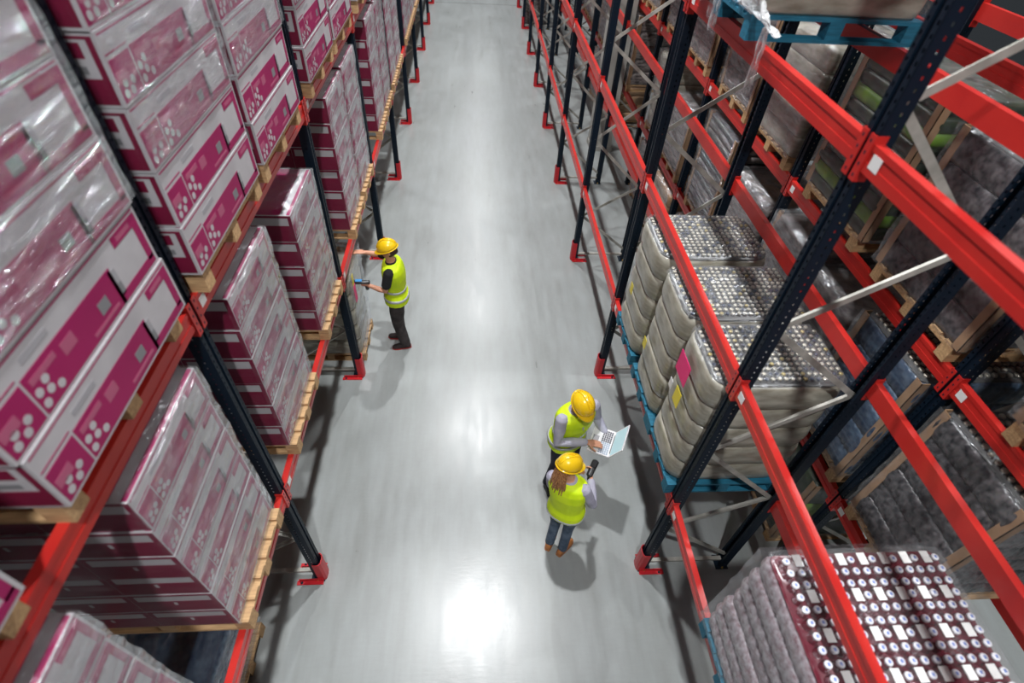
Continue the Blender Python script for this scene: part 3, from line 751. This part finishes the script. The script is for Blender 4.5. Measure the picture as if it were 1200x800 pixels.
def person(loc, rz, label, P, fem=False):
    fr = torso_frames(P); HX = head_xf(P)
    b = MB()
    b.loft([tring(f, 0) for f in fr], 'skin')
    b.tube([Vector(P['neck']) - Vector((0, 0, .03)), Vector(P['neck']).lerp(Vector(P['head']), .5), HX @ Vector((0, -.01, -.04))], [.060, .055, .055], 'skin')
    # head
    hr = []
    for z, a, d, y in ((-.115, .030, .030, .055), (-.10, .045, .052, .038), (-.07, .058, .078, .014), (-.03, .068, .092, .004), (.01, .074, .097, 0), (.05, .075, .098, -.004), (.085, .066, .086, -.008), (.11, .045, .058, -.01), (.12, .02, .028, -.01)):
        hr.append([HX @ Vector((a * math.cos(2 * math.pi * j / 20), y + d * math.sin(2 * math.pi * j / 20), z)) for j in range(20)])
    b.loft(hr, 'skin')
    b.tube([HX @ Vector(v) for v in ((0, .085, .02), (0, .105, -.012), (0, .108, -.028), (0, .092, -.036))], [.008, .012, .014, .010], 'skin', 8)
    b.tube([HX @ Vector(v) for v in ((-.02, .085, -.062), (.02, .085, -.062))], [.008, .008], 'skin', 8)
    for s in (-1, 1):
        b.sphere((0, 0, 0), (.012, .022, .032), 'skin', 10, lambda p, s=s: HX @ (p + Vector((s * .078, -.008, -.008))))
        b.tube([HX @ Vector((s * .018, .088, .028)), HX @ Vector((s * .045, .078, .026))], [.008, .007], 'skin', 8)
    # legs
    for side in 'lr':
        h, k, a = Vector(P[side + 'h']), Vector(P[side + 'k']), Vector(P[side + 'a'])
        fd = Vector(P.get(side + 'f', (0, 1, 0))).normalized()
        b.tube([h + Vector((0, 0, .02)), h.lerp(k, .5), k, k.lerp(a, .35), a], [.080, .068, .052, .050, .036], 'skin', 14)
        b.tube([a - fd * .03 + Vector((0, 0, -.03)), a + fd * .06 + Vector((0, 0, -.045)), a + fd * .15 + Vector((0, 0, -.055))], [.035, .036, .028], 'skin', 10, .8)
    for side, s in (('l', -1), ('r', 1)):
        sh, el, wr = Vector(P[side + 's']), Vector(P[side + 'e']), Vector(P[side + 'w'])
        b.tube([sh, sh.lerp(el, .4), el, el.lerp(wr, .3), wr], [.052, .047, .038, .038, .026], 'skin', 12)
        hd = P[side + 'hand']
        hand(b, wr, hd[0], hd[1], hd[2], hd[3])
    body = rx('person', b, None, .0065, 3); body.location = loc; body.rotation_euler = (0, 0, rz)
    tag(body, label, 'person')
    # eyes, lips
    for s in (-1, 1):
        e = MB(); e.sphere((0, 0, 0), .0115, 'eyew', 10, lambda p, s=s: HX @ (p + Vector((s * .031, .0845, .012)))); e.sphere((0, 0, 0), (.006, .004, .006), 'plastic', 8, lambda p, s=s: HX @ (p + Vector((s * .031, .0945, .012)))); e.build('eye', body)
    e = MB(); e.tube([HX @ Vector(v) for v in ((-.022, .091, -.064), (0, .097, -.062), (.022, .091, -.064))], [.004, .006, .004], 'lips', 8); e.build('lips', body)
    # trousers
    t = MB(); t.loft([tring(f, .012) for f in fr[:3]], P['pk'])
    for side in 'lr':
        h, k, a = Vector(P[side + 'h']), Vector(P[side + 'k']), Vector(P[side + 'a'])
        fl_ = P.get('leg', 1.)
        t.tube([h + Vector((0, 0, .05)), h.lerp(k, .5), k, k.lerp(a, .5), a + Vector((0, 0, .0))], [.098, .088 * fl_, .070 * fl_, .066 * fl_, .062 * fl_], P['pk'], 16)
    rx('trousers', t, body, .009, 3)
    # shoes
    for side in 'lr':
        a = Vector(P[side + 'a']); fd = Vector(P.get(side + 'f', (0, 1, 0))).normalized(); sd = Vector((fd.y, -fd.x, 0))
        s_ = MB(); rr = []
        for t_, wd, zt in ((-.075, .022, .05), (-.06, .035, .10), (0, .042, .115), (.06, .045, .085), (.12, .050, .062), (.165, .044, .052), (.19, .022, .035)):
            c0 = Vector((a.x, a.y, P.get('fz', 0))) + fd * t_
            rr.append([c0 + sd * wd * math.cos(q) + Vector((0, 0, .016 + (zt - .016) * max(0, math.sin(q)) ** .7 if math.sin(q) > 0 else .016)) for q in [math.pi * j / 8 for j in range(9)]])
        s_.loft(rr, P['shoe']); so = s_.build('shoe', body)
        m = MB(); ol = [(-.08, .025), (-.06, .037), (0, .044), (.06, .047), (.12, .052), (.165, .046), (.195, .022)]
        out = [(t_, wd) for t_, wd in ol] + [(t_, -wd) for t_, wd in ol[::-1]]
        c0 = Vector((a.x, a.y, P.get('fz', 0))); m.loft([[c0 + fd * q[0] + sd * q[1] + Vector((0, 0, z)) for q in out] for z in (.001, .018)], P['sole'], True, False); m.build('sole', so)
    # shirt
    t = MB(); t.loft([tring(f, .010) for f in fr[1:8]] + [tring((fr[8][0], .056, .056, fr[8][3], fr[8][4]), .010)], P['sk'])
    for side in 'lr':
        sh, el, wr = Vector(P[side + 's']), Vector(P[side + 'e']), Vector(P[side + 'w'])
        if P['short']: t.tube([sh, sh.lerp(el, .45), sh.lerp(el, .72)], [.066, .064, .062], P['sk'], 14)
        else: t.tube([sh, sh.lerp(el, .5), el, el.lerp(wr, .5), el.lerp(wr, .94)], [.066, .060, .053, .050, .040], P['sk'], 14)
    rx('shirt', t, body, .009, 3)
    # vest
    t = MB(); lo = P.get('vlo', .25)
    ts = [lo + (7.55 - lo) * q / 14 for q in range(15)]
    rings = [tring(sample(fr, x), .034 + (.012 if x < 1.5 else 0) - (.012 if x > 6.8 else 0)) for x in ts]
    t.loft(rings, 'vest', True)
    v = rx('safety_vest', t, body, .010, 2)
    for x in P.get('bands', (1.25, 2.5)):
        m = MB(); m.loft([tring(sample(fr, x + dxx), .040 + (.011 if x < 1.5 else .002)) for dxx in (0, .14, .28)], 'band', True); m.build('reflective_band', v)
    # front V of the vest where the shirt shows
    if P.get('vneck'):
        up = (Vector(P['neck']) - Vector(P['chest'])).normalized(); sx = (Vector(P['rs']) - Vector(P['ls'])).normalized(); fw = up.cross(sx)
        c0 = Vector(P['neck']); m = MB()
        pts = [c0 + sx * -.05 + fw * .075 - up * .0, c0 + sx * .05 + fw * .075 - up * .0, c0 + fw * .165 - up * .20]
        q = [p + fw * .004 for p in pts]; m.raw(pts + q, [(0, 1, 2), (5, 4, 3), (0, 3, 4, 1), (1, 4, 5, 2), (2, 5, 3, 0)], P['sk']); m.build('collar', v)
    # hard hat
    h = MB(); rr = []; n = 28
    for i in range(8):
        th = math.pi / 2 * i / 7.3; rr.append([HX @ Vector((.110 * math.cos(th) * math.cos(2 * math.pi * j / n), -.004 + .134 * math.cos(th) * math.sin(2 * math.pi * j / n), .035 + .125 * math.sin(th) * (1 + .05 * (abs(math.cos(2 * math.pi * j / n)) < .25)))) for j in range(n)])
    h.loft(rr, 'hat')
    hat = h.build('hard_hat', body)
    m = MB(); br = []
    for rad, dz in ((.98, .004), (1.06, -.004), (1.07, -.008), (.98, -.006)):
        ring = []
        for j in range(n):
            a = 2 * math.pi * j / n; f = max(0, math.sin(a)) ** 2
            ring.append(HX @ Vector((.110 * rad * math.cos(a), -.004 + .134 * rad * math.sin(a) + (rad - .98) * .50 * f, .035 + dz - (rad - .98) * .14 * f)))
        br.append(ring)
    m.loft(br + [br[0]], 'hat', False); m.build('brim', hat)
    m = MB()
    for xo in (-.018, 0, .018): m.tube([HX @ Vector((xo, -.004 + .134 * math.cos(a), .037 + .127 * math.sin(a))) for a in [R(20 + 14 * q) for q in range(11)]], .0055 if xo == 0 else .004, 'hat', 6)
    m.build('ridge', hat)
    # hair
    m = MB()
    if fem:
        rnd = random.Random(3)
        for q in range(20):
            a = R(212 + 116 * q / 19 + rnd.uniform(-4, 4)); x0, y0 = .085 * math.cos(a), .095 * math.sin(a); l = rnd.uniform(.10, .22)
            p0 = HX @ Vector((x0, y0 - .005, .03)); p1 = HX @ Vector((x0 * 1.1, y0 * 1.15, -.08)); p2 = p1 + Vector((x0 * .3, -.02, -l * .6)); p3 = p2 + Vector((x0 * .2 * rnd.uniform(-1, 1), -.03, -l * .4))
            m.tube([p0, p1, p2, p3], [.014, .014, .010, .004], 'hairb', 7)
    else:
        rr = []
        for z, g in ((-.06, 1.02), (-.03, 1.06), (.02, 1.07), (.05, 1.05)):
            rr.append([HX @ Vector((.074 * g * math.cos(a), -.006 + .097 * g * math.sin(a), z)) for a in [R(175 + 190 * j / 14) for j in range(15)]] + [HX @ Vector((.060 * math.cos(a), -.0 + .08 * math.sin(a), z)) for a in [R(365 - 190 * j / 14) for j in range(15)]])
        m.loft(rr, 'haird')
    m.build('hair', body)
    return body

S = 1.03
def pose(**k):
    P = dict(hip=(0, 0, .93), chest=(0, 0, 1.26), neck=(0, -.01, 1.49), head=(0, .02, 1.645), nod=0, ls=(-.185, -.01, 1.43), rs=(.185, -.01, 1.43),
             lh=(-.09, 0, .90), rh=(.09, 0, .90), lk=(-.10, .02, .50), rk=(.10, .02, .50), la=(-.11, -.02, .085), ra=(.11, -.02, .085))
    P.update(k); return P
# worker scanning at the left rack: faces -x
P1 = pose(head=(.0, .03, 1.655), nod=18, turn=0, chest=(0, .0, 1.27), neck=(0, .02, 1.50), ls=(-.19, .03, 1.44), rs=(.19, .05, 1.45),
          le=(-.23, .10, 1.17), lw=(-.17, .31, 1.22), lhand=((.1, 1, .12), (.6, 0, .3), 1, 1.3),
          re=(.21, .22, 1.43), rw=(.17, .37, 1.49), rhand=((-.05, 1, .1), (0, .1, -1), -1, .3),
          lk=(-.09, .02, .50), la=(-.09, -.05, .085), rk=(.10, .04, .50), ra=(.10, .03, .085), lf=(-.15, 1, 0), rf=(.1, 1, 0),
          pk='trousers', sk='black', short=True, shoe='shoe', sole='sole', bands=(1.1, 2.2), leg=1.18, vlo=.3)
worker = person((-1.18, 5.72, 0), R(90), 'person in yellow hard hat, black short sleeves and dark trousers reaching to the left rack', P1)
worker.scale = (1.03,) * 3
def child_world(obj, v): return obj.matrix_basis @ Vector(v)
def scanner(loc, rz, label, sc='bluep'):
    e = empty('handheld_scanner', loc, label, 'scanner', None, rz)
    m = MB(); m.loft([[Vector((a * math.cos(q), t, .0 + b * math.sin(q))) for q in [2 * math.pi * j / 12 for j in range(12)]] for t, a, b in ((-.10, .022, .016), (-.09, .032, .022), (.04, .034, .024), (.09, .036, .028), (.10, .030, .022))], 'plastic'); m.build('housing', e)
    m = MB(); m.tube([(0, -.03, -.01), (0, -.045, -.06), (0, -.055, -.115)], [.019, .018, .020], 'plastic', 10, 1.2); m.build('grip', e)
    m = MB(); m.box(-.024, .024, .0, .085, .024, .030, sc); m.build('screen', e)
    m = MB(); m.box(-.004, .004, -.02, -.008, -.05, -.022, 'sole'); m.build('trigger', e)
    return e
wv = child_world(worker, (-.165, .385, 1.25))
scanner((wv.x, wv.y, wv.z + .02), R(90), 'black and blue handheld scanner held by the worker at the left rack')

# man with the laptop, facing the camera and turned a little to the right
P2 = pose(chest=(0, .03, 1.27), neck=(.015, .06, 1.50), head=(.035, .12, 1.635), nod=32, turn=0, hip=(0, -.02, .94), ls=(-.19, .07, 1.44), rs=(.19, .06, 1.44),
          re=(.25, .12, 1.16), rw=(-.01, .27, 1.17), rhand=((-.82, .57, -.12), (0, 0, -1), -1, .28),
          le=(-.29, .06, 1.16), lw=(-.30, .25, 1.03), lhand=((.35, 1, .05), (.0, 0, 1), -1, .2),
          lk=(-.10, .03, .50), la=(-.13, -.02, .085), rk=(.10, .02, .50), ra=(.14, -.02, .085), lf=(-.2, 1, 0), rf=(.2, 1, 0),
          pk='navytr', sk='shirt', short=False, shoe='plastic', sole='plastic', bands=(1.0, 2.2), vneck=True, vlo=.1)
man = person((.92, 3.32, 0), R(-152), 'person in yellow hard hat and vest over pale lilac shirt, holding an open laptop', P2)
man.scale = (1.04,) * 3
def laptop(loc, rz, label):
    e = empty('laptop', loc, label, 'laptop', None, rz)   # user sits at -y, hinge at +y
    W, Dp = .34, .235
    m = MB(); m.box(-W / 2, W / 2, -Dp / 2, Dp / 2, 0, .016, 'lapw'); m.build('base', e)
    kb = MB()
    for r_ in range(5):
        for c_ in range(12):
            x = -.145 + c_ * .0255; y = -.005 + r_ * .0215
            kb.box(x - .0 , x + .020, y, y + .017, .016, .0185, 'lapkeyl' if c_ > 5 else 'lapkey')
    kb.build('keyboard', e)
    m = MB(); m.box(-.05, .05, -.10, -.035, .016, .0167, 'lgray'); m.build('touchpad', e)
    Mx = Matrix.Translation((0, Dp / 2, .012)) @ Euler((R(-28), 0, 0)).to_matrix().to_4x4()
    m = MB(); m.box(-W / 2, W / 2, 0, .010, 0, .225, 'lapw', Mx); sc = m.build('screen_lid', e)
    m = MB(); m.box(-W / 2 + .012, W / 2 - .012, -.001, 0, .014, .212, 'screen', Mx); m.build('display', sc)
    m = MB(); m.tube([(-.12, Dp / 2, .014), (.12, Dp / 2, .014)], .007, 'gray', 8); m.build('hinge', e)
    return e
laptop((1.24, 3.15, 1.115), R(-115), 'open white laptop held by the person in the lilac shirt')

# woman seen from behind
P3 = pose(chest=(-.02, .0, 1.25), neck=(-.05, .01, 1.46), head=(-.08, .03, 1.60), nod=16, tilt=-8, turn=-42, w=.92, ls=(-.205, 0, 1.38), rs=(.125, 0, 1.40),
          re=(.235, .05, 1.12), rw=(.13, .26, 1.20), rhand=((-.3, 1, .25), (-1, -.2, 0), -1, 1.1),
          le=(-.225, .06, 1.12), lw=(-.07, .24, 1.13), lhand=((.6, 1, .2), (.6, -.2, .3), -1, .9),
          lk=(-.075, .02, .50), la=(-.08, -.03, .085), rk=(.075, .02, .50), ra=(.08, -.03, .085), lf=(-.1, 1, 0), rf=(.25, 1, 0),
          pk='jeans', sk='shirt', short=False, shoe='tan', sole='tan', bands=(.62,), leg=.86, vlo=.35)
woman = person((.81, 2.52, 0), R(-30), 'person with auburn hair seen from behind, in yellow hard hat, vest and jeans', P3, True)
woman.scale = (.97,) * 3
wv = child_world(woman, (.10, .36, 1.24))
scanner((wv.x, wv.y, wv.z), R(-30), 'black handheld scanner held by the person with auburn hair', 'black')
